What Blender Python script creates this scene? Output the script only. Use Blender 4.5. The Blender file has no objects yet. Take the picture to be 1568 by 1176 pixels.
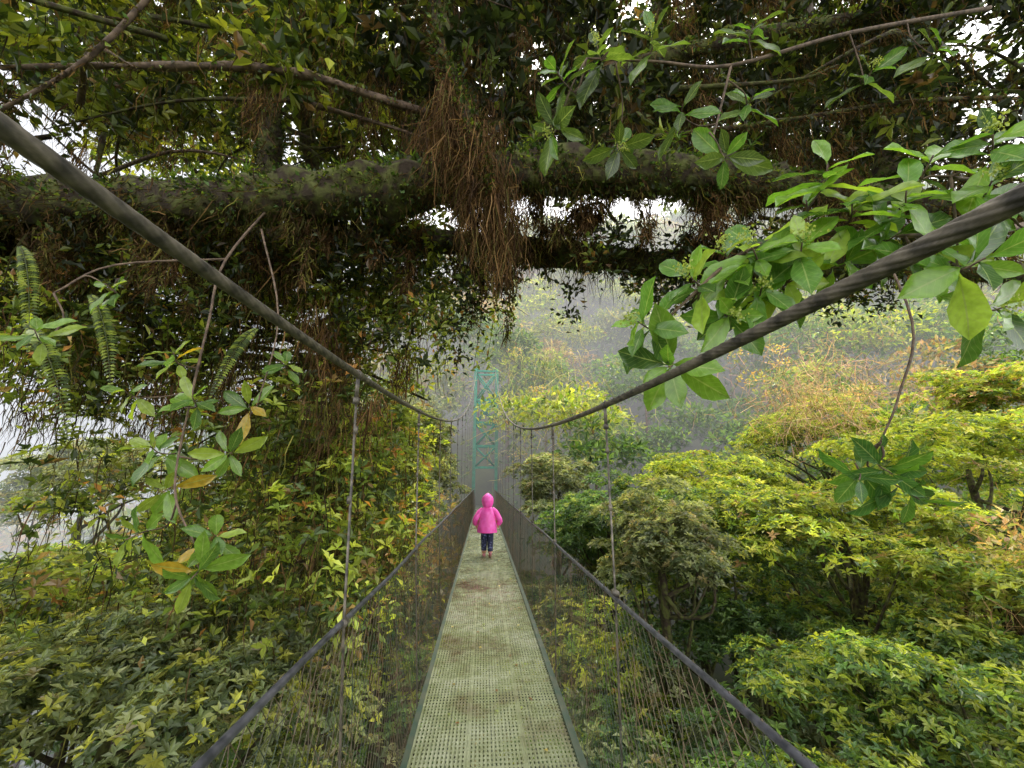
import bpy, math, random
import numpy as np
from mathutils import Vector
rng=np.random.default_rng(7); random.seed(7)
S=bpy.context.scene
def unit(v):
    v=np.asarray(v,float); return v/np.maximum(np.linalg.norm(v,axis=-1,keepdims=True),1e-9)
def noise(p,f=1.0,s=0.0):
    p=np.asarray(p)*f
    x,y,z=p[...,0]+s,p[...,1]+s*1.7,p[...,2]-s
    return (np.sin(x*1.3+2.1*np.sin(y*.9+z))+np.sin(y*1.7+1.9*np.sin(z*1.1+x*.7))+np.sin(z*1.5+2.3*np.sin(x*1.2-y*.8)))/3
# ---------------- materials
def newmat(name):
    m=bpy.data.materials.new(name); m.use_nodes=True
    nt=m.node_tree; b=nt.nodes['Principled BSDF']; return m,nt,b
def N(nt,t,**k):
    n=nt.nodes.new(t)
    for a,v in k.items(): setattr(n,a,v)
    return n
def math_(nt,op,a,b=None):
    n=N(nt,'ShaderNodeMath',operation=op)
    for i,v in enumerate((a,b)):
        if v is None: continue
        if isinstance(v,(int,float)): n.inputs[i].default_value=v
        else: nt.links.new(v,n.inputs[i])
    return n.outputs[0]
def leafmat(name,rough=.42,trans=.35,veins=False,spec=.5):
    m,nt,b=newmat(name); L=nt.links.new
    at=N(nt,'ShaderNodeAttribute',attribute_name='Col'); c=at.outputs['Color']
    b.inputs['Roughness'].default_value=rough
    b.inputs['Specular IOR Level'].default_value=spec
    if veins:
        lu=N(nt,'ShaderNodeAttribute',attribute_name='luv'); sp=N(nt,'ShaderNodeSeparateXYZ'); L(lu.outputs['Vector'],sp.inputs[0])
        ax=math_(nt,'ABSOLUTE',sp.outputs[0]); mid=math_(nt,'LESS_THAN',ax,.055)
        t=math_(nt,'SUBTRACT',math_(nt,'MULTIPLY',sp.outputs[1],9.0),math_(nt,'MULTIPLY',ax,2.2))
        fr=math_(nt,'FRACT',t); side=math_(nt,'MULTIPLY',math_(nt,'LESS_THAN',fr,.12),.3)
        v=math_(nt,'MAXIMUM',math_(nt,'MULTIPLY',mid,.75),side)
        mx=N(nt,'ShaderNodeMix',data_type='RGBA',blend_type='MIX'); L(v,mx.inputs[0]); L(c,mx.inputs[6]); mx.inputs[7].default_value=(.30,.38,.13,1)
        geo=N(nt,'ShaderNodeTexCoord'); no=N(nt,'ShaderNodeTexNoise'); no.inputs['Scale'].default_value=40; L(geo.outputs['Object'],no.inputs['Vector'])
        mu=N(nt,'ShaderNodeMix',data_type='RGBA',blend_type='MULTIPLY'); mu.inputs[0].default_value=.6; L(mx.outputs[2],mu.inputs[6])
        cr=N(nt,'ShaderNodeValToRGB'); cr.color_ramp.elements[0].position=.3; cr.color_ramp.elements[0].color=(.5,.55,.4,1); cr.color_ramp.elements[1].position=.65
        L(no.outputs[0],cr.inputs[0]); L(cr.outputs[0],mu.inputs[7]); c=mu.outputs[2]
        bp=N(nt,'ShaderNodeBump'); bp.inputs['Strength'].default_value=.4; bp.inputs['Distance'].default_value=.004; L(v,bp.inputs['Height']); L(bp.outputs[0],b.inputs['Normal'])
    L(c,b.inputs['Base Color'])
    tr=N(nt,'ShaderNodeBsdfTranslucent'); g=N(nt,'ShaderNodeMix',data_type='RGBA',blend_type='MULTIPLY'); g.inputs[0].default_value=1
    L(c,g.inputs[6]); g.inputs[7].default_value=(2.4,2.3,.9,1); L(g.outputs[2],tr.inputs['Color'])
    ms=N(nt,'ShaderNodeMixShader'); ms.inputs[0].default_value=trans; L(b.outputs[0],ms.inputs[1]); L(tr.outputs[0],ms.inputs[2])
    L(ms.outputs[0],nt.nodes['Material Output'].inputs['Surface']); return m
def noisemat(name,c1,c2,scale=8,rough=.8,bump=.4,metal=0,det=6,bd=.01,pos=(.35,.65)):
    m,nt,b=newmat(name); L=nt.links.new
    tc=N(nt,'ShaderNodeTexCoord'); no=N(nt,'ShaderNodeTexNoise'); no.inputs['Scale'].default_value=scale; no.inputs['Detail'].default_value=det
    L(tc.outputs['Object'],no.inputs['Vector']); cr=N(nt,'ShaderNodeValToRGB')
    cr.color_ramp.elements[0].position=pos[0]; cr.color_ramp.elements[1].position=pos[1]
    cr.color_ramp.elements[0].color=(*c1,1); cr.color_ramp.elements[1].color=(*c2,1)
    L(no.outputs[0],cr.inputs[0]); L(cr.outputs[0],b.inputs['Base Color'])
    bp=N(nt,'ShaderNodeBump'); bp.inputs['Strength'].default_value=bump; bp.inputs['Distance'].default_value=bd
    L(no.outputs[0],bp.inputs['Height']); L(bp.outputs[0],b.inputs['Normal'])
    b.inputs['Roughness'].default_value=rough; b.inputs['Metallic'].default_value=metal; return m
M_leaf=leafmat('leaf_foliage'); M_near=leafmat('leaf_glossy_veined',rough=.24,trans=.38,veins=True)
M_moss=leafmat('moss_strand',rough=.9,trans=.2,spec=.1)
M_bark=noisemat('mossy_bark',(.028,.018,.010),(.075,.085,.018),11,.95,1,bd=.04,pos=(.42,.6))
M_bark2=noisemat('grey_brown_bark',(.05,.032,.022),(.16,.11,.075),20,.85,.6)
M_ground=noisemat('forest_floor',(.02,.03,.01),(.06,.075,.02),.7,1,.5)
M_cable=noisemat('steel_cable_dark',(.035,.032,.028),(.16,.14,.11),30,.5,.3,metal=.25,bd=.002)
M_rail=noisemat('rail_cable_sheath',(.03,.032,.04),(.10,.10,.12),25,.4,.2,bd=.002,metal=.2)
M_wire=noisemat('fence_wire_weathered',(.025,.045,.028),(.13,.085,.05),6,.6,.1,metal=.3)
M_green=noisemat('green_painted_steel',(.004,.13,.085),(.012,.20,.13),5,.5,.1)
M_joist=noisemat('painted_joist',(.02,.05,.03),(.06,.07,.04),9,.6,.2)
# ---------------- mesh builder
class MB:
    def __init__(s): s.v=[];s.c=[];s.l=[];s.f=[];s.n=0
    def add(s,v,faces,c,mat=0,luv=None,smooth=False):
        v=np.asarray(v,float).reshape(-1,3); c=np.asarray(c,float)
        if c.ndim==1: c=np.tile(c,(len(v),1))
        s.v.append(v); s.c.append(c); s.l.append(np.zeros_like(v) if luv is None else luv)
        for F in faces:
            F=np.asarray(F,int)
            if len(F): s.f.append((F+s.n,mat,smooth))
        s.n+=len(v)
    def build(s,name,mats,parent=None):
        me=bpy.data.meshes.new(name); V=np.concatenate(s.v); C=np.concatenate(s.c); LU=np.concatenate(s.l)
        me.vertices.add(len(V)); me.vertices.foreach_set('co',V.astype(np.float32).ravel())
        li=[];tot=[];mi=[];sm=[]
        for F,m,k in s.f:
            li.append(F.ravel()); tot.append(np.full(len(F),F.shape[1])); mi.append(np.full(len(F),m)); sm.append(np.full(len(F),k))
        li=np.concatenate(li);tot=np.concatenate(tot);mi=np.concatenate(mi);sm=np.concatenate(sm)
        me.loops.add(len(li)); me.loops.foreach_set('vertex_index',li.astype(np.int32))
        me.polygons.add(len(tot)); st=np.concatenate([[0],np.cumsum(tot)[:-1]])
        me.polygons.foreach_set('loop_start',st.astype(np.int32)); me.polygons.foreach_set('loop_total',tot.astype(np.int32))
        me.polygons.foreach_set('material_index',mi.astype(np.int32)); me.polygons.foreach_set('use_smooth',sm.astype(bool))
        a=me.attributes.new('Col','FLOAT_COLOR','POINT'); a.data.foreach_set('color',np.c_[C,np.ones(len(C))].astype(np.float32).ravel())
        a=me.attributes.new('luv','FLOAT_VECTOR','POINT'); a.data.foreach_set('vector',LU.astype(np.float32).ravel())
        for m in mats: me.materials.append(m)
        me.update(calc_edges=True); me.validate()
        o=bpy.data.objects.new(name,me); S.collection.objects.link(o)
        if parent: o.parent=parent
        return o
T_s=(np.array([[0,0,0],[-1,.5,.10],[0,1,-.12],[1,.5,.10]],float),[np.array([[0,3,2],[0,2,1]])])
def mk_detail():
    rows=[(0,.03),(.12,.05),(.28,.55),(.5,.95),(.7,1.0),(.86,.66),(1,.03)]
    v=[]
    for t,w in rows:
        for x in(-1,0,1): v.append((x*w,t,.07*abs(x)*w-.22*t*t+.05*math.sin(t*9)*abs(x)))
    f=[]
    for i in range(len(rows)-1):
        for j in range(2):
            a=i*3+j; f.append((a,a+1,a+4,a+3))
    lu=[];
    for t,w in rows:
        for x in(-1,0,1): lu.append((x,t,0))
    return np.array(v),[np.array(f)],np.array(lu,float)
T_d=mk_detail()
T_m=(np.array([[-1,0,0],[1,0,0],[-.8,.4,.12],[.8,.4,.12],[-.5,.75,-.05],[.5,.75,-.05],[0,1,.04]],float),[np.array([[0,1,3,2],[2,3,5,4]]),np.array([[4,5,6]])])
def inst(mb,T,pos,axis,nrm,length,halfw,colr,mat=0,smooth=False):
    n=len(pos); Y=unit(axis); X=unit(np.cross(Y,nrm)); Z=np.cross(X,Y)
    t=T[0]; length=np.broadcast_to(length,(n,)); halfw=np.broadcast_to(halfw,(n,))
    V=pos[:,None]+X[:,None]*(t[None,:,0:1]*halfw[:,None,None])+Y[:,None]*(t[None,:,1:2]*length[:,None,None])+Z[:,None]*(t[None,:,2:3]*length[:,None,None])
    k=len(t); off=(np.arange(n)*k)[:,None,None]
    faces=[(F[None]+off).reshape(-1,F.shape[1]) for F in T[1]]
    C=np.repeat(np.broadcast_to(colr,(n,3)),k,axis=0)
    lu=np.tile(T[2],(n,1)) if len(T)>2 else None
    mb.add(V.reshape(-1,3),faces,C,mat,lu,smooth)
def tube(mb,pts,rad,sides=8,colr=(.05,.05,.03),mat=0,rough=0,sub=1,seed=0):
    pts=np.asarray(pts,float); rad=np.broadcast_to(np.asarray(rad,float),(len(pts),)).copy()
    if sub>1:  # catmull
        P=np.vstack([2*pts[0]-pts[1],pts,2*pts[-1]-pts[-2]]); o=[];r=[]
        for i in range(len(pts)-1):
            for k in range(sub):
                t=k/sub; a,b,c,d=P[i:i+4]
                o.append(.5*((2*b)+(-a+c)*t+(2*a-5*b+4*c-d)*t*t+(-a+3*b-3*c+d)*t**3)); r.append(rad[i]*(1-t)+rad[i+1]*t)
        o.append(pts[-1]); r.append(rad[-1]); pts=np.array(o); rad=np.array(r)
    n=len(pts); T=unit(np.gradient(pts,axis=0)); u=np.cross(T[0],[0,0,1.]); 
    if np.linalg.norm(u)<.1: u=np.array([1.,0,0])
    u=unit(u); V=[]
    an=np.arange(sides)*2*math.pi/sides
    for i in range(n):
        u=unit(u-T[i]*np.dot(u,T[i])); w=np.cross(T[i],u)
        V.append(pts[i]+rad[i]*(np.cos(an)[:,None]*u+np.sin(an)[:,None]*w))
    V=np.array(V)
    if rough: V=V+(V-pts[:,None])*(rough*noise(V,9,seed)+rough*.6*noise(V,23,seed+3))[...,None]
    i=np.arange(n-1)[:,None]; j=np.arange(sides)[None]; j2=(j+1)%sides
    F=np.stack([i*sides+j,i*sides+j2,(i+1)*sides+j2,(i+1)*sides+j],-1).reshape(-1,4)
    mb.add(V.reshape(-1,3),[F,np.arange(sides)[None,::-1],(np.arange(sides)+(n-1)*sides)[None]],colr,mat,None,sides>5)
    return pts,rad
def pal(p,n,jit=.25):
    p=np.array(p,float); w=p[:,3]/p[:,3].sum(); c=p[rng.choice(len(p),n,p=w),:3]
    return c*(1+jit*rng.standard_normal((n,1))).clip(.4,1.7)
def rdir(n): return unit(rng.standard_normal((n,3)))
P_yel=[(.23,.29,.04,4),(.30,.34,.05,4),(.14,.22,.04,3),(.38,.38,.09,2),(.05,.09,.03,1.5),(.26,.17,.08,.4)]
P_grn=[(.08,.15,.045,4),(.13,.21,.05,3),(.05,.10,.035,2.5),(.21,.25,.06,1)]
P_gry=[(.18,.21,.10,4),(.25,.27,.14,3),(.09,.12,.06,3),(.27,.23,.12,1)]
P_lef=[(.17,.21,.095,4),(.25,.28,.12,3),(.08,.11,.05,2.5),(.20,.18,.09,.6),(.36,.37,.07,1.6)]
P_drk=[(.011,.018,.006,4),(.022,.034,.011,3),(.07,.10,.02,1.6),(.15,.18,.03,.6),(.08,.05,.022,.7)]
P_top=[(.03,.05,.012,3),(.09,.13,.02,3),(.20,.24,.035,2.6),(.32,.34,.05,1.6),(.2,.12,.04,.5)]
P_cur=[(.05,.08,.02,3),(.12,.17,.03,3),(.23,.28,.04,2.8),(.24,.16,.06,.8),(.36,.18,.05,.35),(.33,.36,.07,1.2)]
P_mos=[(.028,.02,.01,3),(.065,.038,.018,2.5),(.055,.052,.015,3),(.13,.08,.035,1.4),(.15,.14,.035,1.4)]
P_rust=[(.11,.062,.028,3),(.18,.11,.048,1.8),(.045,.026,.014,3.5),(.09,.08,.025,1)]
P_aut=[(.34,.21,.11,3),(.28,.25,.10,2.5),(.36,.28,.15,2),(.18,.20,.07,2)]
def lump_leaves(mb,c,r,n,L,palette,flat=.6,T=T_s,mat=0,bright=1.0,aspect=.24,fill=.25,up=.6):
    d=rdir(n); d[:,2]=np.where(rng.random(n)<.7,np.abs(d[:,2]),d[:,2])
    rr=np.where(rng.random(n)<fill,rng.random(n)*.8,.8+.3*rng.random(n))
    p=c+d*rr[:,None]*np.array([r,r,r*flat])
    ax=unit(d*.8+rng.standard_normal((n,3))*.6-np.array([0,0,.1])); nr=unit(d*.5+np.array([0,0,up])+rng.standard_normal((n,3))*.45)
    Ls=L*(.65+.7*rng.random(n)); inst(mb,T,p,ax,nr,Ls,Ls*aspect,pal(palette,n)*bright,mat)
def rosettes(mb,c,r,n,k,L,palette,flat=.6,T=T_s,mat=0,bright=1.,aspect=.2):
    d=rdir(n); d[:,2]=np.where(rng.random(n)<.8,np.abs(d[:,2]),d[:,2])
    p=c+d*(.7+.35*rng.random(n))[:,None]*np.array([r,r,r*flat])
    A=unit(d*.7+np.array([0,0,.8])+rng.standard_normal((n,3))*.2)
    X=unit(np.cross(A,rdir(n))); Y=np.cross(A,X); cc=pal(palette,n,.2)*bright
    for i in range(k):
        th=i*2.4+rng.random(n)*.5; el=.15+.75*i/k
        rad=np.cos(th)[:,None]*X+np.sin(th)[:,None]*Y
        ax=rad*math.cos(el)+A*math.sin(el); nr=A*math.cos(el)-rad*math.sin(el)
        Ls=L*(.7+.5*rng.random(n))*(1-.25*i/k)
        inst(mb,T,p+rng.standard_normal((n,3))*L*.08,ax,nr,Ls,Ls*aspect,cc*(1+.12*rng.standard_normal((n,1))),mat)
def strands(mb,pts,length,w,palette,mat=1,spread=.15):
    n=len(pts); ax=unit(np.array([0,0,-1.])+rng.standard_normal((n,3))*spread)
    inst(mb,T_m,pts,ax,rdir(n)*[1,1,.1],length,w,pal(palette,n,.35),mat)
def crown(mb,c,R,nl,lr,n,L,palette,kind='l',k=6,flat=.6,seed=None):
    c=np.array(c,float);R=np.array(R,float)
    for i in range(nl):
        d=rdir(1)[0]; 
        if d[2]<-.2: d[2]*=-1
        q=c+d*R*(.55+.5*rng.random()); b=.7+.55*rng.random(); s=lr*(.6+.8*rng.random())
        m=max(8,int(n*(s/lr)**2))
        if kind=='l': lump_leaves(mb,q,s,m,L,palette,bright=b,flat=flat)
        else: rosettes(mb,q,s,m,k,L,palette,bright=b,flat=flat)
def limbs(mb,base,c,R,nb=7,r0=.16,mat=2):
    base=np.array(base,float); c=np.array(c,float); R=np.array(R)
    top=c-np.array([0,0,R[2]*.5]); mid=(base+top)/2+rng.standard_normal(3)*[.4,.4,0]
    tube(mb,[base,mid,top,c+[0,0,R[2]*.3]],[r0*1.5,r0*1.1,r0*.8,r0*.25],8,mat=mat,rough=.15,sub=4)
    for i in range(nb):
        d=rdir(1)[0]; d[2]=abs(d[2])*.7; e=c+d*R*.9; s=mid+(top-mid)*(.3+.9*rng.random())
        tube(mb,[s,(s+e)/2+rng.standard_normal(3)*.2*R.min()-[0,0,.1*R[2]],e],[r0*.5,r0*.3,r0*.08],6,mat=mat,rough=.15,sub=4)
LM=[M_leaf,M_moss,M_bark,M_bark2]
# ---------------- terrain
def ss(t): t=np.clip(t,0,1); return t*t*(3-2*t)
def H(x,y):
    x=np.asarray(x,float);y=np.asarray(y,float)
    t=(y+np.where(x<0,.5*x,.25*x)-10)/72
    h=-9+52*ss(t)+4.2*np.exp(-(x**2/60+(y-29)**2/50))
    h=h+12*ss((-y-3)/20)
    return h+1.2*np.sin(x*.17+y*.11)+.7*np.sin(x*.41-y*.33)-0.6
g=np.linspace(-300,300,221); gx,gy=np.meshgrid(g,g); mb=MB()
n=len(g); i=np.arange(n-1)[:,None]; j=np.arange(n-1)[None]
mb.add(np.stack([gx,gy,H(gx,gy)],-1),[np.stack([i*n+j,i*n+j+1,(i+1)*n+j+1,(i+1)*n+j],-1).reshape(-1,4)],(.03,.05,.02),0,None,True)
mb.build('forest_ground',[M_ground])
# ---------------- hillside forest mass
mb=MB(); pts=[]
tries=0
while len(pts)<430 and tries<30000:
    tries+=1
    y=15+62*random.random()**1.1; x=(-1.35+2.9*random.random())*y
    if abs(x)<2.6 and y<27: continue
    if x>0 and y<19 and x<14: continue
    if any((x-a)**2+(y-b)**2<(1.7+.03*y)**2 for a,b in pts): continue
    pts.append((x,y))
for x,y in pts:
    h=float(H(x,y)); tall=2.6+5.6*random.random(); R=1.8+1.4*random.random()+.012*y
    pl=random.choice([P_yel,P_grn,P_gry,P_yel,P_grn,P_aut])
    L=.24+.0055*y
    crown(mb,(x,y,h+tall),(R,R,R*random.choice([.7,.9,1.3])),12,R*.42,90,L,pl,flat=.45)
    tube(mb,[(x,y,h-.5),(x+.3*random.random(),y,h+tall)],[.14,.06],5,mat=3)
    lump_leaves(mb,np.array([x,y,h+1.0]),R*1.15,170,L*1.2,P_grn,flat=1.0,bright=.8)
mb.build('forest_hillside',LM)
# ---------------- unseen near-bank trees, added to block sky light and darken the canopy underside
mb=MB()
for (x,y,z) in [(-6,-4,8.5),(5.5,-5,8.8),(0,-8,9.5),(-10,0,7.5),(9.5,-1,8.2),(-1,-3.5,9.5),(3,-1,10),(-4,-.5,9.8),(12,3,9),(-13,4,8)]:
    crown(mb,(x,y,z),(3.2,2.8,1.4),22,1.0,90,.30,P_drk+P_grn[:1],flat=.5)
    bx=x if abs(x)>2 else 2.5; h=float(H(bx,y)); tube(mb,[(bx,y-1,h-.5),(bx*.98,y-.7,(h+z)/2),(x,y,z+.5)],[.32,.25,.12],8,mat=2,rough=.2,sub=5)
mb.build('unseen_shade_forest',LM)
# ---------------- valley understory on both sides of the bridge
mb=MB()
for k in range(320):
    y=3.5+16*rng.random(); sd=1 if rng.random()<.68 else -1
    x=sd*(.3+ (y*1.15)*rng.random())
    if sd>0: z=-4.3+.13*(y-4)+.16*x+.8*rng.random()
    else: z=-4.0+.08*(y-4)-.0*x+.8*rng.random()
    if abs(x)<2 and y>14: z-=1
    s=.7+.7*rng.random(); c=np.array([x,y,z]); pl=[P_grn,P_grn,P_yel,P_gry][rng.integers(4)]
    for q in range(4): rosettes(mb,c+rng.standard_normal(3)*[s*.6,s*.6,s*.25],s*.6,26,6,.14+.004*y,pl,flat=.55,bright=.7+.5*rng.random())
    if k%4==0: tube(mb,[(x,y,float(H(x,y))-.3),(x+.2,y,z)],[.09,.04],6,mat=2)
mb.build('valley_foliage',LM)
def drape(name,c,r,h,n,pl,w=.012,L=.9):
    mb=MB(); p=np.array(c)+rng.standard_normal((n,3))*np.array([r,r*.6,h])
    strands(mb,p,L*(.4+rng.random(n)),w*(.6+.8*rng.random(n)),pl,mat=1,spread=.8)
    for k in range(14): lump_leaves(mb,p[k],.4,60,.13,P_aut,flat=.8,bright=1.2)
    return mb.build(name,LM)
drape('tangled_vines',(12.2,13.5,4.6),1.4,.9,1500,[(.46,.28,.22,3),(.45,.33,.22,2),(.28,.18,.11,2),(.2,.24,.08,1)],.008,.9)
drape('tangled_vines',(3.4,21,5.5),1.6,2.2,900,[(.38,.32,.15,2),(.28,.25,.10,2),(.2,.25,.08,2)],.012,1.3)
drape('tangled_vines',(9.4,6.3,-.1),.7,.6,1100,[(.30,.18,.10,2),(.34,.24,.12,2)],.004,.6)
# ---------------- individual trees
def tree(name,c,R,nl,lr,n,L,pl,kind='r',k=6,flat=.6,nb=8,r0=.12,moss=0):
    mb=MB(); c=np.array(c,float); b=np.array([c[0]+.3,c[1]+.2,float(H(c[0],c[1]))-.3])
    crown(mb,c,R,nl,lr,n,L,pl,kind,k,flat); limbs(mb,b,c,R,nb,r0)
    if moss:
        p=c+rdir(moss)*np.array(R)*rng.random((moss,1))**.4*.95; strands(mb,p,.15+.35*rng.random(moss),.005,P_mos)
    return mb.build(name,LM)
tree('round_crowned_tree',(3.95,9.2,-.35),(1.2,1.2,1.7),60,.42,50,.13,P_gry,k=7)
tree('broadleaf_tree',(8.4,9.3,.2),(3.0,2.3,1.5),60,.72,62,.15,P_yel,flat=.38,nb=14,moss=300)
tree('broadleaf_tree',(13.2,10.2,1.6),(3.4,2.5,1.6),54,.8,60,.16,P_yel,flat=.4)
tree('broadleaf_tree',(6.6,6.3,-2.0),(2.6,1.7,1.3),60,.5,60,.125,P_yel[:3]+P_grn,flat=.42,nb=14,moss=300)
tree('broadleaf_tree',(9.5,7.2,-.7),(2.4,1.8,1.2),42,.56,60,.14,P_yel,flat=.4,nb=16,moss=500)
tree('broadleaf_tree',(5.9,11.8,-.6),(2.2,2.2,1.7),46,.7,60,.16,P_grn+P_yel[:1],flat=.42)
tree('broadleaf_tree',(8.0,14.0,.8),(3.2,2.2,1.6),44,.8,66,.17,P_yel,flat=.4)
tree('broadleaf_tree',(14.5,16,2.6),(3.6,2.4,2.2),40,.9,70,.18,P_yel,flat=.4)
tree('broadleaf_tree',(20,13,3.6),(3.6,3.4,2.4),40,.95,70,.19,P_yel+P_aut[:1],flat=.4)
tree('broadleaf_tree',(3.6,5.2,-3.4),(1.9,1.7,1.3),40,.5,60,.14,P_grn,flat=.5,nb=10)
tree('broadleaf_tree',(4.4,14.5,-.6),(2.0,2.0,2.1),40,.7,60,.17,P_grn,flat=.5)
tree('broadleaf_tree',(3.3,18,.2),(1.8,2.2,2.8),40,.7,70,.19,P_gry,flat=.5)
tree('broadleaf_tree',(1.8,9,-4.0),(2.2,3.5,1.4),34,.6,60,.15,P_grn,flat=.5)
# left side
tree('broadleaf_tree',(-3.7,5.0,-1.0),(2.3,1.6,1.3),110,.42,52,.105,P_lef,flat=.5,nb=16,moss=500,k=7)
tree('broadleaf_tree',(-6.8,6.6,-.9),(2.2,1.8,1.2),60,.55,60,.13,P_yel+P_lef,flat=.45,moss=200)
tree('broadleaf_tree',(-1.9,4.6,-2.8),(1.2,2.0,1.4),50,.45,60,.11,P_lef,flat=.5,moss=200)
tree('broadleaf_tree',(-9.5,12,-2.0),(3,2.4,1.7),44,.8,60,.17,P_yel,flat=.45)
tree('broadleaf_tree',(-2.6,11.5,0),(1.3,2.4,2.8),60,.55,80,.14,P_lef,flat=.6)
tree('broadleaf_tree',(-2.8,16,1.2),(1.6,2.4,2.8),44,.7,80,.17,P_gry,flat=.6)
tree('broadleaf_tree',(-5.6,13,1.2),(2.0,2.2,2.8),50,.75,80,.16,P_grn,flat=.6)
tree('broadleaf_tree',(-15,17,-3.2),(3.5,3,2.0),34,.9,70,.2,P_yel,flat=.45)
tree('broadleaf_tree',(-12.5,14,.6),(2.6,2,2.0),34,.7,70,.18,P_gry,flat=.5)
# ---------------- curtain tree on the left
mb=MB()
tr,_=tube(mb,[(-2.6,7.6,-9),(-2.5,7.6,-2),(-2.5,7.4,2),(-2.8,6.8,5.2),(-3.4,5.8,8.5)],[.26,.22,.17,.15,.12],10,mat=2,rough=.25,sub=6)
kk=0
while kk<680:
    q=-1.0+.88*rng.random(); y=4.2+5.0*rng.random(); x=q*y; zr_=-.34+1.02*rng.random(); z=1.55+zr_*y
    if kk>430: q=-.52+.34*rng.random(); x=q*y; zr_=-.28+.45*rng.random(); z=1.55+zr_*y
    if kk>560: q=-1.45+.5*rng.random(); y=3.8+2*rng.random(); x=q*y; zr_=.22+.42*rng.random()+.12*(q<-1.2); z=1.55+zr_*y
    if -1<q<-.72 and zr_<.12 and rng.random()<.7: continue
    if x>(-.98 if z<2.4 else -.7): continue
    c=np.array([x,y,z])
    if noise(c,1.3)<-.38: continue
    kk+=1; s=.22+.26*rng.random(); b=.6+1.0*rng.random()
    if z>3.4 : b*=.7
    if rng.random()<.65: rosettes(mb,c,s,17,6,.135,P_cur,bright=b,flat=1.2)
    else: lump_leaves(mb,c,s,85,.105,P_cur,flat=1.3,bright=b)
    m=20; p=c+rng.standard_normal((m,3))*s*.6; strands(mb,p,.15+.4*rng.random(m),.003+.004*rng.random(m),P_mos)
    if kk%4==0:
        j=min(range(len(tr)),key=lambda q:abs(tr[q][2]-z-.6)); a=tr[j]
        tube(mb,[a,(a+c)/2+rng.standard_normal(3)*.25,c+[0,0,.1]],[.035,.02,.006],5,mat=2,sub=4)
for k in range(60):
    q=-1.1+.95*rng.random(); y=3.8+2.6*rng.random(); c=np.array([q*y,y,1.55+(.10+.5*rng.random())*y]); m=110
    if c[0]>-.9: continue
    strands(mb,c+rng.standard_normal((m,3))*[.1,.1,.15],.12+.36*rng.random(m),.003+.004*rng.random(m),P_rust if k%2 else P_mos,spread=.2)
mb.build('epiphyte_laden_tree',LM)
# ---------------- arching mossy tree over the bridge
mb=MB()
def moss_on(P,R,n,lo=.04,hi=.3,pl=P_mos,leafy=0,w=.004):
    idx=rng.integers(0,len(P)-1,n); t=rng.random((n,1)); c=P[idx]*(1-t)+P[idx+1]*t
    d=rdir(n); T=unit(P[idx+1]-P[idx]); d=unit(d-T*np.sum(d*T,1,keepdims=True)); q=c+d*R[idx][:,None]*.95
    ax=unit(d*.6+np.array([0,0,-.8])+rng.standard_normal((n,3))*.4)
    amp=(.35+.9*np.clip(noise(q,2.2)+.3,0,1)); Ls=lo+(hi-lo)*rng.random(n)**2.5*np.where(d[:,2]<.1,1,.15)*amp
    inst(mb,T_m,q,ax,rdir(n),Ls,w*(.4+rng.random(n)),pal(pl,n,.35),1)
    if leafy:
        ii=rng.integers(0,n,leafy); Lf=.025+.035*rng.random(leafy)
        inst(mb,T_s,q[ii]+rng.standard_normal((leafy,3))*.02,unit(d[ii]+rng.standard_normal((leafy,3))*.5),rdir(leafy)+[0,0,.8],Lf,Lf*.35,pal([(.05,.10,.02,3),(.14,.19,.03,2),(.025,.04,.012,3)],leafy),0)
def br(P,R,sides=10,moss=0,leafy=0,mat=2,rough=.3,hi=.35,pl=P_mos):
    p,r=tube(mb,P,R,sides,mat=mat,rough=rough,sub=7,seed=len(P))
    if moss: moss_on(p,r,moss,hi=hi,leafy=leafy,pl=pl)
    return p,r
b1=br([(-7.5,4.2,4.3),(-4.5,3.6,4.1),(-2.4,3.3,4.0),(-.9,3.2,4.15),(.4,3.2,4.4),(1.9,3.2,4.45),(3.6,3.5,4.6),(7,4.2,4.9)],[.26,.2,.18,.21,.2,.18,.15,.16],18,12000,13000,hi=.45,rough=.4)
b2=br([(-7,5,4.8),(-3.5,4.6,4.5),(-1,4.4,4.4),(1.0,4.2,4.15),(2.5,4.1,4.0),(4.5,4.3,4.2),(8,4.6,4.4)],[.15,.14,.14,.15,.15,.14,.14],10,7000,5000,hi=.5)
b3=br([(-.6,3.2,7.8),(-.5,3.0,5.8),(-.2,2.9,4.6),(.0,2.9,3.9)],[.13,.10,.09,.02],9,5000,2500,hi=.5,pl=P_rust)
br([(-4.2,3.0,5.0),(-3.0,2.9,5.0),(-1.8,2.9,5.05),(-.9,3.1,5.0),(-.5,3.3,5.1)],[.02,.03,.038,.035,.04],8,600,200,mat=3,hi=.18)
br([(-3.3,2.3,3.7),(-2.6,2.2,4.2),(-2.1,2.1,5.0),(-1.8,2.0,5.8)],[.010,.016,.018,.022],8,500,100,mat=3,hi=.2,rough=.12)
br([(.2,3.4,4.6),(1.2,3.1,5.5),(2.7,3,6.0),(4.5,3,6.6)],[.1,.08,.07,.05],8,2500,1500,hi=.4)
br([(-2.2,3.7,4.1),(-2.6,3.9,6),(-3.4,4,8)],[.12,.1,.08],8,2500,1500,hi=.4)
br([(-1.2,4,4.3),(-.7,4.2,6.2),(.1,4.2,9)],[.2,.17,.14],9,2500,1500,hi=.4)
br([(2.6,3.8,4.5),(2.2,4,6),(2.6,4.4,9)],[.13,.11,.1],9,3000,1500,hi=.4)
br([(5,4,4.8),(5.2,4,6.5),(4.6,4.2,8.5)],[.13,.11,.1],9,2500,1500,hi=.4)
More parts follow.
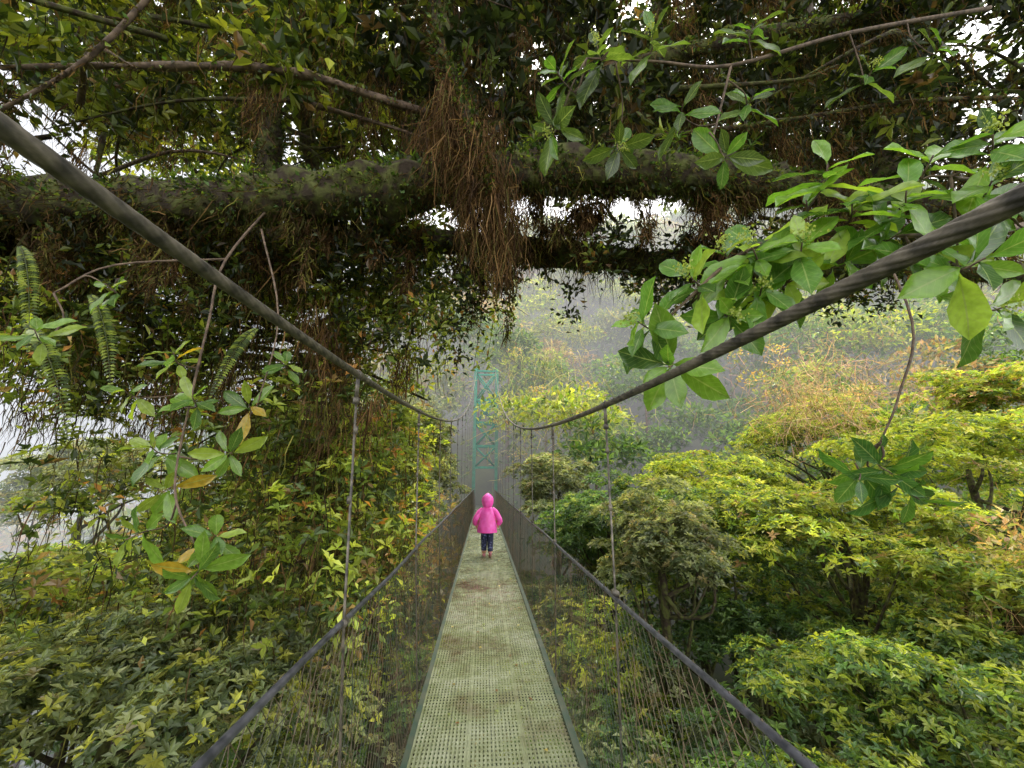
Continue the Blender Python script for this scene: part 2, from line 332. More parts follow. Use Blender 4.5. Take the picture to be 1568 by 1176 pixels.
br([(1.2,3.3,4.9),(2.6,3.0,4.9),(4.2,2.9,5.2),(6,3,5.5)],[.03,.025,.022,.02],7,1400,200,hi=.22,pl=P_rust)
for k in range(120):
    a=np.array([-6+13*rng.random(),2.9+2.5*rng.random(),4.7+3.2*rng.random()]); e=a+rng.standard_normal(3)*[1.2,.5,.8]; e[2]=max(e[2],4.4)
    p,r=tube(mb,[a,(a+e)/2+rng.standard_normal(3)*.2,e],[.028,.016,.005],6,mat=2 if k%4 else 3,rough=.2,sub=5); moss_on(p,r,150,hi=.25,pl=P_rust if k%3==0 else P_mos)
# hanging moss clumps, shaggy and very uneven
for k in range(300):
    x=-5.5+11.5*rng.random(); y=3.15+1.1*rng.random(); z=3.95+.5*rng.random()+(.07*max(x,0))
    am=noise(np.array([x*1.6,y,0.]),1.2,5)
    if am<-.05 and rng.random()<.65: continue
    m=150; Lh=(.15+.65*rng.random()**1.5)*(1.25 if x<.35 else .7); pl=P_rust if rng.random()<.4 else P_mos
    t=rng.random(m)**.8; p=np.array([x,y,z])+rng.standard_normal((m,3))*[.09,.09,.03]*(1.15-t[:,None])-np.array([0,0,1.])*(t*Lh)[:,None]
    strands(mb,p,.06+.16*rng.random(m),.003+.005*rng.random(m),pl,spread=.45)
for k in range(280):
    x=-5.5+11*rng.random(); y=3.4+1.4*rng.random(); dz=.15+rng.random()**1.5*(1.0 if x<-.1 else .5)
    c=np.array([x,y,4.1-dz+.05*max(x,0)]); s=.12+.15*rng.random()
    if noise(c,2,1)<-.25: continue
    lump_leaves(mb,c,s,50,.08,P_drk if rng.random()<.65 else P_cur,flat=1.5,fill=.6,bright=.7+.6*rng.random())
tang=[(-.35,2.9,4.7,.8,900),(-.12,2.9,4.3,.6,900),(.08,2.95,3.9,.6,600),(-.15,3.0,3.9,.35,400),(.2,3.1,3.7,.4,250)]
for k in range(40): tang.append((-4.5+9.5*rng.random(),3.0+.8*rng.random(),4.4+3.2*rng.random()**1.6,.2+.3*rng.random(),240))
for (x,y,z,L,m) in tang:
    p=np.array([x,y,z])+rng.standard_normal((m,3))*[.07,.07,.22]; strands(mb,p,L*(.2+.7*rng.random(m)),.002+.0035*rng.random(m),P_rust,spread=.22)
# crown leaves
cnt=0
while cnt<900:
    c=np.array([-7+16*rng.random(),2.7+4.6*rng.random(),0]); lo=4.9+(c[1]-3)*.62; c[2]=lo+(9.8-lo)*rng.random()**1.1
    if noise(c,1.0,2)<-.38: continue
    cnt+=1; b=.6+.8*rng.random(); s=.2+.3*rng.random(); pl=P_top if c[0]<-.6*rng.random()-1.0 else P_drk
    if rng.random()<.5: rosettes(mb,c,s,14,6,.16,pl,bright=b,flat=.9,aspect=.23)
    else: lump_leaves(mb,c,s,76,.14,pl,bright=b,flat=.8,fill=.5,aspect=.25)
    m=28; strands(mb,c+rng.standard_normal((m,3))*s*.6,.1+.35*rng.random(m),.002+.004*rng.random(m),P_rust if cnt%3==0 else P_mos)
# upper storey of the crown, mostly unseen, added to shade the leaves below
cnt=0
while cnt<250:
    c=np.array([-9+20*rng.random(),1.5+8*rng.random(),8.6+4*rng.random()])
    if c[2]>8+.9*c[1]+2: continue
    if noise(c,.9,6)<-.12: continue
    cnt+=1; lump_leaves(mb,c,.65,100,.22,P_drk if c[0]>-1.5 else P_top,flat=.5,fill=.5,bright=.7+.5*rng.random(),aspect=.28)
for k in range(120):
    P,R=(b1,b2)[k%2]; q=P[rng.integers(0,len(P))]+rng.standard_normal(3)*[.2,.08,.06]+[0,0,.2]
    m=14; A=rdir(m); A[:,2]=np.abs(A[:,2])*.9; Ls=.08+.14*rng.random(m)
    inst(mb,T_m,np.tile(q,(m,1)),A,rdir(m)*.4+[0,0,1],Ls,.009,pal([(.10,.18,.025,3),(.2,.26,.04,2)],m),0)
tube(mb,[(-9,4.8,-9),(-8.6,4.8,-2),(-8.2,4.7,2),(-7.3,4.5,4.4),(-6.6,4.4,8)],[.6,.5,.4,.33,.2],12,mat=2,rough=.25,sub=6)
for (x,y,z0,z1) in [(-.12,5.0,4.6,2.95),(.05,5.4,4.7,3.15),(-.3,4.6,4.5,3.2),(.3,4.8,4.4,3.4),(-.55,4.8,4.4,2.95)]:
    P,_=tube(mb,[(x,y,z0),(x+.06,y,(z0+z1)/2),(x-.03,y,z1)],[.008,.006,.003],5,mat=2,sub=8)
    P=P[len(P)//3:]; n=len(P)*4; q=np.repeat(P,4,0)+rng.standard_normal((n,3))*.04
    inst(mb,T_s,q,unit(rdir(n)-[0,0,.5]),rdir(n)+[0,-.5,.5],.085,.022,pal(P_cur,n),0)
mb.build('mossy_overhanging_tree',LM)
# ---------------- near glossy leafy branches
Zc=1.55
def near_branch(name,mains,ros,pl,Lf,asp=.2,fl=.5):
    mb=MB(); nodes=[]
    for P,r0,r1 in mains:
        p,r=tube(mb,P,np.linspace(r0,r1,len(P)),7,mat=1,rough=.12,sub=5); nodes.append(p)
    nodes=np.concatenate(nodes)
    for (x,y,z,n,A) in ros:
        c=np.array([x,y,z+Zc]); A=unit(np.array(A,float)); a=nodes[np.argmin(np.linalg.norm(nodes-c,axis=1))]
        tube(mb,[a,(a+c)/2+rng.standard_normal(3)*.03-A*.04,c-A*.03,c+A*.05],[.006,.0045,.0035,.003],6,mat=1,sub=4)
        X=unit(np.cross(A,[.3,.9,.2])); Y=np.cross(A,X); i=np.arange(n); th=i*2.4+rng.random(); el=.05+.95*i/n+rng.normal(0,.16,n)-.15
        rad=np.cos(th)[:,None]*X+np.sin(th)[:,None]*Y; E=el[:,None]
        ax=rad*np.cos(E)+A*np.sin(E)-np.array([0,0,.12])+rng.standard_normal((n,3))*.12; nr=A*np.cos(E)-rad*np.sin(E)+rng.standard_normal((n,3))*.22
        Ls=Lf*(.65+.55*rng.random(n))*(1-.35*i/n); pos=c+A*(i[:,None]/n*.10-.05)
        cc=pal(pl,n,.12); inst(mb,T_d,pos,ax,nr,Ls,Ls*(asp+.03*rng.random(n)),cc,0,True)
        if rng.random()<fl:
            q=c+A*.09+rng.standard_normal((70,3))*.018; inst(mb,T_s,q,rdir(70),rdir(70),.013,.006,pal([(.5,.46,.05,1),(.32,.32,.05,1)],70),0)
    return mb.build(name,[M_near,M_bark2])
PN=[(.10,.22,.035,4),(.16,.30,.04,3),(.28,.40,.06,2.3),(.05,.11,.025,2)]
PY=[(.14,.25,.035,3),(.23,.31,.045,3),(.08,.16,.035,2),(.38,.26,.03,.25)]
def W(k,zy,y,n,A): return (k*y,y,zy*y,n,A)
ros=[W(1.063,.93,1.3,8,(-.1,-.6,1)),W(1.12,.80,1.3,9,(-.3,-.6,.6)),W(.79,.64,1.4,9,(-.6,-.5,.6)),W(.44,.41,1.5,9,(-.8,-.4,.2)),W(.60,.54,1.45,8,(-.7,-.4,.5)),
 W(.93,.66,1.35,9,(-.3,-.7,.4)),W(.86,.55,1.45,8,(-.2,-.8,-.1)),W(1.30,.84,1.2,8,(-.2,-.7,.7)),W(1.47,.64,1.1,8,(-.1,-.9,-.1)),W(1.68,1.08,1.1,8,(-.5,-.6,.5)),W(1.6,.90,1.15,7,(-.3,-.7,.3)),
 W(.50,.30,1.5,8,(-.5,-.6,-.3)),W(.70,.62,1.5,7,(-.5,-.5,.7)),W(1.2,.70,1.3,8,(.2,-.8,.1)),W(.98,.80,1.4,7,(-.4,-.5,.8)),W(1.75,.80,1.15,7,(.2,-.8,.1)),W(1.05,.62,1.4,7,(0,-.8,-.2)),W(.68,.45,1.5,7,(-.2,-.8,-.3)),W(1.42,.98,1.2,7,(-.1,-.7,.6)),W(1.35,.68,1.2,8,(0,-.8,0)),W(.78,.52,1.45,7,(-.3,-.8,.1)),W(1.5,.5,1.25,7,(0,-.8,-.3))]
near_branch('glossy_leafed_branch',[([(3.4,1.9,3.1),(2.5,1.6,2.75),(1.95,1.45,2.62),(1.45,1.45,2.6),(1.1,1.45,2.5),(.75,1.5,2.2)],.020,.006),([(2.5,1.6,2.75),(2.1,1.3,2.75),(1.8,1.2,2.7)],.012,.006)],ros,PN,.235,.205,.6)
ros=[W(.23,1.25,1.9,9,(-.6,-.4,.5)),W(.36,1.36,1.9,8,(-.4,-.5,.7)),W(.54,1.42,1.9,8,(-.2,-.6,.6)),W(.74,.985,2.0,7,(-.3,-.6,-.4)),W(.62,1.15,2.1,6,(-.3,-.6,.1)),W(.20,1.05,2.0,6,(-.5,-.4,-.6)),W(.9,1.5,2.1,7,(0,-.6,.5)),W(1.3,1.35,2.2,7,(0,-.6,.3)),W(1.6,1.5,2.2,7,(.1,-.6,.3)),W(.4,1.0,2.2,6,(0,-.6,-.6)),W(.85,1.2,2.2,7,(0,-.6,.2))]
near_branch('glossy_leafed_branch',[([(4.5,2.4,5.7),(2.8,2.2,4.95),(1.7,2.1,4.4),(1.1,2.0,4.25),(.6,1.9,4.1)],.018,.006),([(1.7,2.1,4.4),(1.5,2.1,3.8),(1.4,2.0,3.7)],.009,.005)],ros,PN[:1]+[(.06,.10,.03,4),(.11,.18,.04,3)],.27,.18)
near_branch('hanging_leafy_twig',[([(2.6,2.2,3.2),(2.35,1.9,2.4),(2.0,1.75,1.95),(1.85,1.75,1.72)],.008,.004)],[W(1.05,.03,1.75,9,(-.1,-.6,-.4)),W(1.10,-.03,1.75,6,(.3,-.6,-.6)),W(.98,.01,1.75,6,(-.6,-.5,-.3))],[(.05,.13,.03,3),(.08,.18,.03,2)],.22,.17,0)
ros=[W(-.63,-.20,2.3,10,(.1,-.6,-.3)),W(-.60,-.13,2.4,7,(.2,-.5,.3)),W(-.765,.066,2.5,9,(-.1,-.6,.3)),W(-.763,.29,2.6,9,(0,-.6,.6)),W(-1.09,.34,2.2,8,(.1,-.6,.4)),W(-.60,.06,2.6,7,(.3,-.6,0)),W(-.77,-.12,2.4,8,(-.3,-.6,-.3)),W(-.70,.18,2.5,8,(.1,-.6,.4)),W(-.57,.17,2.7,6,(.2,-.6,.2)),W(-.85,.2,2.6,7,(-.2,-.6,.3)),W(-.50,.28,2.8,7,(.2,-.6,.3)),W(-.72,-.02,2.5,7,(0,-.6,-.2)),W(-.95,.47,2.4,7,(-.2,-.6,.3))]
near_branch('hanging_leafy_branch',[([(-1.9,3.3,4.1),(-2.0,2.9,3.2),(-1.9,2.7,2.6),(-1.85,2.6,2.0),(-1.7,2.4,1.5),(-1.5,2.35,1.2)],.010,.005),([(-2.0,2.9,3.2),(-2.4,2.5,2.9),(-2.5,2.3,2.6)],.008,.005),([(-1.9,3.1,3.6),(-1.5,2.8,2.7),(-1.5,2.7,2.0)],.008,.004)],ros,PY,.22,.16,0)
def fern(name,base,tip,droop,L,pl):
    mb=MB(); base=np.array(base,float); tip=np.array(tip,float); m=44
    t=np.linspace(0,1,m)[:,None]; P=base*(1-t)+tip*t+np.array([0,0,1])*droop*4*t*(1-t)
    tube(mb,P,np.linspace(.004,.0015,m),5,colr=(.06,.08,.02),mat=0)
    T=unit(np.gradient(P,axis=0)); up=np.array([.15,-1,.5]); sd=unit(np.cross(T,up))
    for s in(-1,1):
        Ls=L*np.sin(np.pi*np.clip(t[:,0]*.92+.06,0,1))**.7; inst(mb,T_s,P,sd*s+T*.35,np.tile(unit(up),(m,1)),Ls,np.full(m,.011),pal(pl,m,.12),0)
    return mb.build(name,[M_leaf])
for k,(b,t_) in enumerate([((-3.5,3.1,2.7),(-2.7,2.8,1.8)),((-3.2,3.2,3.0),(-2.7,3.0,2.2)),((-3.6,3.0,3.3),(-3.1,2.8,2.4)),((-2.1,3.6,2.9),(-2.2,3.3,2.2)),((2.4,3.1,5.6),(2.5,2.9,4.9))]):
    fern('hanging_fern_frond',b,t_,.12,.07,P_cur[:3])
mb=MB()
for k in range(9):
    A=unit([rng.normal(),-.6,rng.normal()*.5+.1]); inst(mb,T_d,np.array([[-1.5,6.0,1.5]]),A[None],np.array([[0,-.5,1.]]),.5,.09,np.array([[.11,.18,.10]]),0,True)
tube(mb,[(-1.5,6.0,1.52),(-2.4,7.3,1.3)],[.02,.03],6,mat=1)
mb.build('bromeliad_plant',[M_near,M_bark2])
# ================= suspension bridge
bridge=bpy.data.objects.new('suspension_bridge',None); S.collection.objects.link(bridge)
XL,XR,Y0,Y1=-.51,.63,-5.0,24.0; DL,DR=-.41,.58
zl=lambda y:1.92+.022*y+.0098*y*y; zr=lambda y:1.87+.008*y+.0107*y*y
def rope(name,f,x,r,dep):
    ys=np.arange(Y0,Y1+.01,.008); n=len(ys); sides=36; an=np.arange(sides)*2*math.pi/sides
    V=[]
    dz=np.gradient(f(ys),ys)
    for yy,d in zip(ys,dz):
        tw=yy*22; rr=r*(1-dep+dep*1.15*np.abs(np.sin(4*(an+tw)))**.6)
        V.append(np.stack([x+rr*np.cos(an),yy-rr*np.sin(an)*d/math.sqrt(1+d*d),f(yy)+rr*np.sin(an)/math.sqrt(1+d*d)],-1))
    i=np.arange(n-1)[:,None]; j=np.arange(sides)[None]; j2=(j+1)%sides; mb=MB()
    mb.add(np.array(V),[np.stack([i*sides+j,i*sides+j2,(i+1)*sides+j2,(i+1)*sides+j],-1).reshape(-1,4)],(.1,.1,.1),0,None,True)
    mb.build(name,[M_cable],bridge)
rope('main_cable_a',zl,XL-.03,.0135,.18); rope('main_cable_b',zr,XR,.0150,.30)
for nm,x in(('handrail_a',XL),('handrail_b',XR)):
    mb=MB(); ys=np.linspace(Y0,Y1,60); z=1.035 if x<0 else 1.01
    tube(mb,np.stack([np.full(60,x)+.004*np.sin(ys*3.1),ys,z+.006*np.sin(ys*1.9)],-1),.0105,10,mat=0); mb.build(nm,[M_rail],bridge)
mb=MB()
def box(mb,a,b,mat=0):
    (x0,y0,z0),(x1,y1,z1)=a,b
    V=[(x0,y0,z0),(x1,y0,z0),(x1,y1,z0),(x0,y1,z0),(x0,y0,z1),(x1,y0,z1),(x1,y1,z1),(x0,y1,z1)]
    mb.add(V,[np.array([(0,3,2,1),(4,5,6,7),(0,1,5,4),(1,2,6,5),(2,3,7,6),(3,0,4,7)])],(.1,.1,.1),mat)
for x,f,o,ex in((XL,zl,1.69,DL),(XR,zr,2.02,DR)):
    yy=o
    while yy<Y1-.5:
        cx=x-.03 if x<0 else x; top=f(yy)
        tube(mb,[(cx,yy,top-.10),(x,yy,1.03),(ex+(-.03 if x<0 else .03),yy,-.06)],.0055,6)
        tube(mb,[(cx,yy,top+.018),(cx,yy,top-.10)],.009,8); tube(mb,[(cx,yy-.025,top),(cx,yy+.025,top)],.019,10)
        tube(mb,[(cx,yy,top-.10),(cx,yy,top-.125)],.014,8)
        for zz in(.22,.5): tube(mb,[(cx+(x-cx)*.3,yy,top-zz),(cx+(x-cx)*.3,yy,top-zz-.03)],.010,6)
        tube(mb,[(x,yy-.02,1.03),(x,yy+.02,1.03)],.016,8)
        yy+=1.63
mb.build('hanger_rods',[M_cable],bridge)
mb=MB()
for x,ex in((XL,DL),(XR,DR)):
    top=1.03; sp=.06; o=-.02 if x<0 else .02
    for s in(-1,1):
        y=Y0
        while y<Y1:
            a=np.array((x,y,top)); b=np.array((ex+o,y+s*.8,.0)); tube(mb,[a+(b-a)*t for t in np.linspace(0,1,5)],.0012,3); y+=sp
    for zz in (.06,.5,.95):
        t=zz/top; xx=(ex+o)*(1-t)+x*t; tube(mb,[(xx,yy,zz) for yy in np.linspace(Y0,Y1,40)],.0018,4)
    y=Y0
    while y<Y1:
        tube(mb,[(x,y,top),(ex+o,y,0)],.0016,4); y+=.4
mb.build('side_mesh',[M_wire],bridge)
# deck
m,nt,b=newmat('perforated_green_deck'); L=nt.links.new
tc=N(nt,'ShaderNodeTexCoord'); sp=N(nt,'ShaderNodeSeparateXYZ'); L(tc.outputs['Object'],sp.inputs[0])
fx=math_(nt,'FRACT',math_(nt,'MULTIPLY',sp.outputs[0],42.0)); fy=math_(nt,'FRACT',math_(nt,'MULTIPLY',sp.outputs[1],26.0))
hx=math_(nt,'LESS_THAN',fx,.34); hy=math_(nt,'LESS_THAN',fy,.5)
xs=math_(nt,'FRACT',math_(nt,'MULTIPLY',math_(nt,'ADD',sp.outputs[0],.41),3.03)); seam=math_(nt,'GREATER_THAN',xs,.07)
ysn=math_(nt,'FRACT',math_(nt,'MULTIPLY',sp.outputs[1],.82)); seam2=math_(nt,'GREATER_THAN',ysn,.03)
hole=math_(nt,'MULTIPLY',math_(nt,'MULTIPLY',hx,hy),math_(nt,'MULTIPLY',seam,seam2))
no=N(nt,'ShaderNodeTexNoise'); no.inputs['Scale'].default_value=1.3; no.inputs['Detail'].default_value=9; no.inputs['Roughness'].default_value=.65; L(tc.outputs['Object'],no.inputs['Vector'])
cr=N(nt,'ShaderNodeValToRGB'); e=cr.color_ramp.elements; e[0].position=.34; e[0].color=(.10,.075,.038,1); e[1].position=.70; e[1].color=(.32,.34,.25,1)
q=e.new(.48); q.color=(.20,.225,.12,1); L(no.outputs[0],cr.inputs[0]); L(cr.outputs[0],b.inputs['Base Color'])
n2=N(nt,'ShaderNodeTexNoise'); n2.inputs['Scale'].default_value=9; L(tc.outputs['Object'],n2.inputs['Vector'])
mr=N(nt,'ShaderNodeMapRange'); mr.inputs['From Min'].default_value=.35; mr.inputs['From Max'].default_value=.65; mr.inputs['To Min'].default_value=.12; mr.inputs['To Max'].default_value=.4
L(n2.outputs[0],mr.inputs[0]); L(mr.outputs[0],b.inputs['Roughness']); b.inputs['Metallic'].default_value=.15
bp=N(nt,'ShaderNodeBump'); bp.inputs['Strength'].default_value=.6; bp.inputs['Distance'].default_value=.004
L(math_(nt,'MULTIPLY',math_(nt,'SINE',math_(nt,'MULTIPLY',sp.outputs[0],263.9)),.5),bp.inputs['Height']); L(bp.outputs[0],b.inputs['Normal'])
tp=N(nt,'ShaderNodeBsdfTransparent'); ms=N(nt,'ShaderNodeMixShader'); L(hole,ms.inputs[0]); L(b.outputs[0],ms.inputs[1]); L(tp.outputs[0],ms.inputs[2]); L(ms.outputs[0],nt.nodes['Material Output'].inputs['Surface'])
mb=MB(); mb.add([(DL,Y0,0),(DR,Y0,0),(DR,Y1,0),(DL,Y1,0)],[np.array([[0,1,2,3]])],(.2,.2,.1)); mb.build('deck',[m],bridge)
mb=MB()
for x in(DL,DR): 
    box(mb,(x-.022,Y0,-.07),(x+.012 if x<0 else x+.022,Y1,.012))
y=Y0+.3
while y<Y1: box(mb,(DL+.013,y,-.075),(DR-.023,y+.045,-.012)); y+=.815
for x in(-.2,.09,.36): box(mb,(x-.012,Y0,-.11),(x+.012,Y1,-.078))
mb.build('deck_frame',[M_joist],bridge)
mb=MB(); n=90; p=np.stack([DL+.06+.88*rng.random(n),1.8+12*rng.random(n),np.full(n,.006)],-1)
inst(mb,T_s,p,rdir(n)*[1,1,.05],np.tile([0,0,1.],(n,1)),.035,.012,pal([(.4,.32,.1,1),(.25,.3,.1,1),(.2,.1,.04,1)],n)); mb.build('fallen_leaves',[M_leaf])
# tower
mb=MB(); yt=Y1; cx=(DL+DR)/2; zt=zl(Y1)+.15
for yy in(yt,yt+.9):
    for sx in(-1,1): box(mb,(cx+sx*.66-.085,yy-.075,-5),(cx+sx*.66+.085,yy+.075,zt))
    for zz in (2.25,3.5,4.9,6.3,zt-.12):
        if zz<zt: box(mb,(cx-.574,yy-.045,zz-.06),(cx+.574,yy+.045,zz+.06))
    hs=[2.3,3.45,3.55,4.85,4.95,6.25,6.35,zt-.2]
    for a,b_ in zip(hs[::2],hs[1::2]):
        tube(mb,[(cx-.6,yy-.02,a),(cx+.6,yy-.02,b_)],.045,6); tube(mb,[(cx+.6,yy+.02,a),(cx-.6,yy+.02,b_)],.045,6)
for sx in(-1,1):
    for zz in(2.25,3.5,4.9,6.3): box(mb,(cx+sx*.66-.03,yt+.08,zz-.04),(cx+sx*.66+.03,yt+.82,zz+.04))
    tube(mb,[(cx+sx*.57,yt-.06,zt-.0),(cx+sx*.57,yt+.2,zt+.05)],.07,10)
    tube(mb,[(cx+sx*.57,yt+.1,zt),(cx+sx*1.2,yt+9,2.0)],.02,8)
mb.build('support_tower',[M_green],bridge)
mb=MB(); box(mb,(cx-.8,yt+.001,-1.2),(cx+.8,yt+7,-.012)); mb.build('landing_platform',[M_joist],bridge)
# ================= child
child=bpy.data.objects.new('child_in_raincoat',None); S.collection.objects.link(child); child.location=(.10,8.9,0)
def pmat(name,c,r): m,nt,b=newmat(name); b.inputs['Base Color'].default_value=(*c,1); b.inputs['Roughness'].default_value=r; return m
M_pink=noisemat('pink_raincoat',(.90,.07,.44),(.98,.15,.62),9,.4,.6,bd=.02); M_skin=pmat('skin',(.5,.28,.19),.5); M_shoe=pmat('sandal',(.45,.16,.2),.5); M_eye=pmat('eye_dark',(.02,.01,.01),.2)
m,nt,b=newmat('patterned_trousers_and_skin'); L=nt.links.new; tc=N(nt,'ShaderNodeTexCoord'); vo=N(nt,'ShaderNodeTexVoronoi'); vo.inputs['Scale'].default_value=22; L(tc.outputs['Object'],vo.inputs['Vector'])
cr=N(nt,'ShaderNodeValToRGB'); cr.color_ramp.elements[0].position=.25; cr.color_ramp.elements[0].color=(.12,.14,.3,1); cr.color_ramp.elements[1].position=.35; cr.color_ramp.elements[1].color=(.012,.015,.05,1); L(vo.outputs['Distance'],cr.inputs[0])
sp=N(nt,'ShaderNodeSeparateXYZ'); L(tc.outputs['Object'],sp.inputs[0]); w=math_(nt,'MULTIPLY',math_(nt,'GREATER_THAN',sp.outputs[2],.11),math_(nt,'LESS_THAN',sp.outputs[2],.66))
mx=N(nt,'ShaderNodeMix',data_type='RGBA'); L(w,mx.inputs[0]); mx.inputs[6].default_value=(.5,.28,.19,1); L(cr.outputs[0],mx.inputs[7]); L(mx.outputs[2],b.inputs['Base Color']); b.inputs['Roughness'].default_value=.8
M_body=m
def skin(name,V,E,R,mat,sub=2):
    me=bpy.data.meshes.new(name); me.from_pydata(V,E,[]); me.materials.append(mat); o=bpy.data.objects.new(name,me); S.collection.objects.link(o)
    sk=o.modifiers.new('Skin','SKIN'); sk.use_smooth_shade=True
    if not me.skin_vertices:
        bpy.context.view_layer.objects.active=o; bpy.ops.mesh.customdata_skin_add()
    for i,r in enumerate(R): me.skin_vertices[0].data[i].radius=(r,r)
    me.skin_vertices[0].data[0].use_root=True
    sb=o.modifiers.new('Sub','SUBSURF'); sb.levels=sub; sb.render_levels=sub; o.parent=child; return o
V=[(0,0,.60),(-.055,.0,.54),(-.065,.05,.32),(-.065,.03,.08),(.055,0,.54),(.065,.0,.32),(.065,-.08,.10),(0,0,.75),(0,0,.90),(0,0,.985),(0,.01,1.06),(0,.015,1.15),
 (-.12,0,.91),(-.17,-.03,.76),(-.19,.04,.64),(.12,0,.91),(.17,-.03,.76),(.19,.04,.64),(-.065,.09,.035),(.065,-.03,.04)]
E=[(0,1),(1,2),(2,3),(0,4),(4,5),(5,6),(0,7),(7,8),(8,9),(9,10),(10,11),(8,12),(12,13),(13,14),(8,15),(15,16),(16,17),(3,18),(6,19)]
R=[.10,.088,.072,.060,.088,.072,.060,.09,.09,.045,.08,.075,.045,.035,.024,.045,.035,.024,.028,.028]
skin('body',V,E,R,M_body)
def loft(mb,rings,mat=0,sides=28,drop=None,wr=.0):
    V=[];an=np.arange(sides)*2*math.pi/sides
    for k,(z,rx,ry,cy) in enumerate(rings):
        f=1+wr*np.sin(an*7+z*9)+wr*.6*np.sin(an*4-z*21); V.append(np.stack([rx*f*np.cos(an),cy+ry*f*np.sin(an),np.full(sides,z)],-1))
    V=np.array(V); n=len(rings); F=[]
    for i in range(n-1):
        for j in range(sides):
            j2=(j+1)%sides; q=(i*sides+j,i*sides+j2,(i+1)*sides+j2,(i+1)*sides+j)
            c=V.reshape(-1,3)[list(q)].mean(0)
            if drop and drop(c): continue
            F.append(q)
    mb.add(V.reshape(-1,3),[np.array(F)],(.8,.1,.4),mat,None,True)
mb=MB()
loft(mb,[(.47,.20,.16,0),(.50,.205,.162,0),(.60,.195,.155,0),(.70,.185,.145,0),(.80,.175,.135,0),(.88,.16,.12,0),(.94,.13,.10,0),(.975,.09,.08,0),(.99,.075,.075,0)],wr=.045)
loft(mb,[(.975,.085,.08,0),(1.0,.10,.10,0),(1.05,.118,.12,0),(1.11,.125,.13,0),(1.16,.12,.125,0),(1.20,.10,.10,-.005),(1.235,.065,.065,-.015),(1.26,.03,.03,-.02),(1.272,.004,.004,-.02)],wr=.02,drop=lambda c:c[1]>.05 and 1.02<c[2]<1.19 and abs(c[0])<.085)
for s in(-1,1): tube(mb,[(s*.09,0,.935),(s*.165,-.01,.87),(s*.235,-.04,.77),(s*.265,0,.69),(s*.24,.045,.635)],[.06,.065,.060,.055,.05],14,mat=0,sub=3,rough=.06)
mb.build('pink_raincoat',[M_pink],child)
mb=MB()
for s in(-1,1):
    w0=np.array([s*.23,.06,.61]); tube(mb,[w0+[0,-.02,.03],w0,w0+[0,.015,-.03],w0+[0,.02,-.04]],[.016,.021,.022,.014],8,sub=3)
    for i in range(4): a=w0+[(i-1.5)*.010,.018,-.035]; l=.034*(1-.12*abs(i-1.4)); tube(mb,[a,a+[0,.004,-l*.6],a+[0,-.006,-l]],[.0055,.005,.004],6,sub=2)
    a=w0+[-s*.018,.01,-.01]; tube(mb,[a,a+[-s*.012,.012,-.015],a+[-s*.012,.016,-.03]],[.006,.0055,.004],6,sub=2)
tube(mb,[(0,.085,1.115),(0,.108,1.095),(0,.098,1.085)],[.006,.012,.008],8,sub=3)
mb.build('hands_and_nose',[M_skin],child)
mb=MB()
for s in(-1,1): tube(mb,[(s*.03,.082,1.12),(s*.03,.097,1.12)],[.010,.008],10)
tube(mb,[(-.022,.09,1.06),(0,.098,1.056),(.022,.09,1.06)],[.003,.005,.003],6,sub=3); mb.build('eyes_and_mouth',[M_eye],child)
mb=MB()
for (x,y,z,t) in((-.065,.06,.0,0),(.065,-.05,.0,.05)):
    tube(mb,[(x,y-.09,z+.03+t),(x,y-.03,z+.025+t*.6),(x,y+.05,z+.022),(x,y+.10,z+.022)],[.03,.033,.036,.02],10,sub=3)
mb.build('sandals',[M_shoe],child)
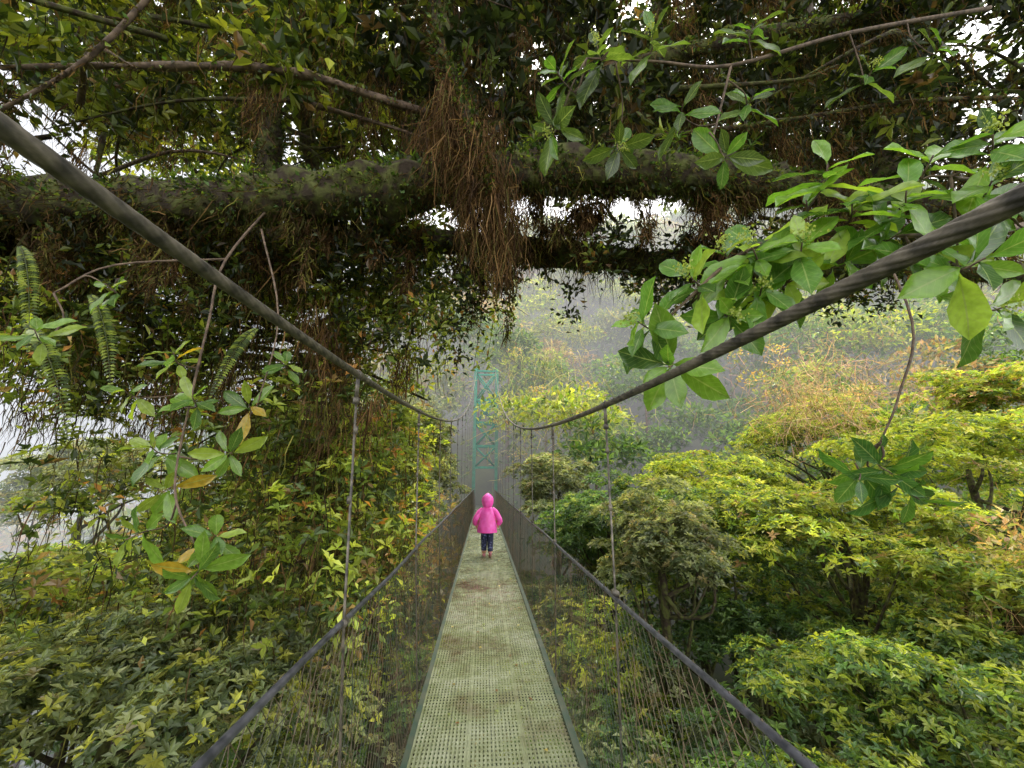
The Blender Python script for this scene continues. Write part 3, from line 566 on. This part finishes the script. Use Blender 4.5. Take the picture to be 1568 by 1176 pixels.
# ================= mist: absorbing volume with its own glow in place of scattered light
def glowing_mist(name,a,b,dens,c):
    mb=MB(); box(mb,a,b); o=mb.build(name,[]); m=bpy.data.materials.new(name+'_volume'); m.use_nodes=True; nt=m.node_tree; nt.nodes.clear()
    ab=nt.nodes.new('ShaderNodeVolumeAbsorption'); ab.inputs['Density'].default_value=dens; ab.inputs['Color'].default_value=(0,0,0,1)
    em=nt.nodes.new('ShaderNodeEmission'); em.inputs['Color'].default_value=(*c,1); em.inputs['Strength'].default_value=dens
    ad=nt.nodes.new('ShaderNodeAddShader'); ou=nt.nodes.new('ShaderNodeOutputMaterial'); nt.links.new(ab.outputs[0],ad.inputs[0]); nt.links.new(em.outputs[0],ad.inputs[1]); nt.links.new(ad.outputs[0],ou.inputs['Volume']); o.data.materials.append(m)
glowing_mist('glowing_mist',(-11.99,19,-25),(140,110,45),.017,(.90,.88,.90))
glowing_mist('glowing_mist',(-140,10,-25),(-12,110,45),.04,(.90,.93,.99))
# ================= light
w=bpy.data.worlds.new('World'); S.world=w; w.use_nodes=True; nt=w.node_tree; bg=nt.nodes['Background']
sky=nt.nodes.new('ShaderNodeTexSky'); sky.sky_type='NISHITA'; sky.sun_disc=False; sky.sun_elevation=math.radians(58); sky.sun_rotation=math.radians(20); sky.dust_density=4; sky.air_density=1
mx=nt.nodes.new('ShaderNodeMix'); mx.data_type='RGBA'; mx.inputs[0].default_value=.8; nt.links.new(sky.outputs[0],mx.inputs[6]); mx.inputs[7].default_value=(38,37.5,37,1)
nt.links.new(mx.outputs[2],bg.inputs['Color']); bg.inputs['Strength'].default_value=.15
ld=bpy.data.lights.new('sun','SUN'); ld.energy=5; ld.angle=math.radians(15); ld.color=(1,.93,.80); lo=bpy.data.objects.new('sun',ld); S.collection.objects.link(lo)
el,az=math.radians(58),math.radians(20); d=Vector((math.sin(az)*math.cos(el),math.cos(az)*math.cos(el),math.sin(el))); lo.rotation_euler=d.to_track_quat('Z','Y').to_euler()
S.view_settings.view_transform='Standard'; S.view_settings.look='None'; S.view_settings.exposure=0
cd=bpy.data.cameras.new('camera'); cd.lens=14; cd.sensor_width=36; cd.clip_start=.05; cd.clip_end=1000; co=bpy.data.objects.new('camera',cd); S.collection.objects.link(co)
co.location=(0,0,1.55); co.rotation_euler=(math.radians(90+13.5),0,math.radians(-4)); S.camera=co
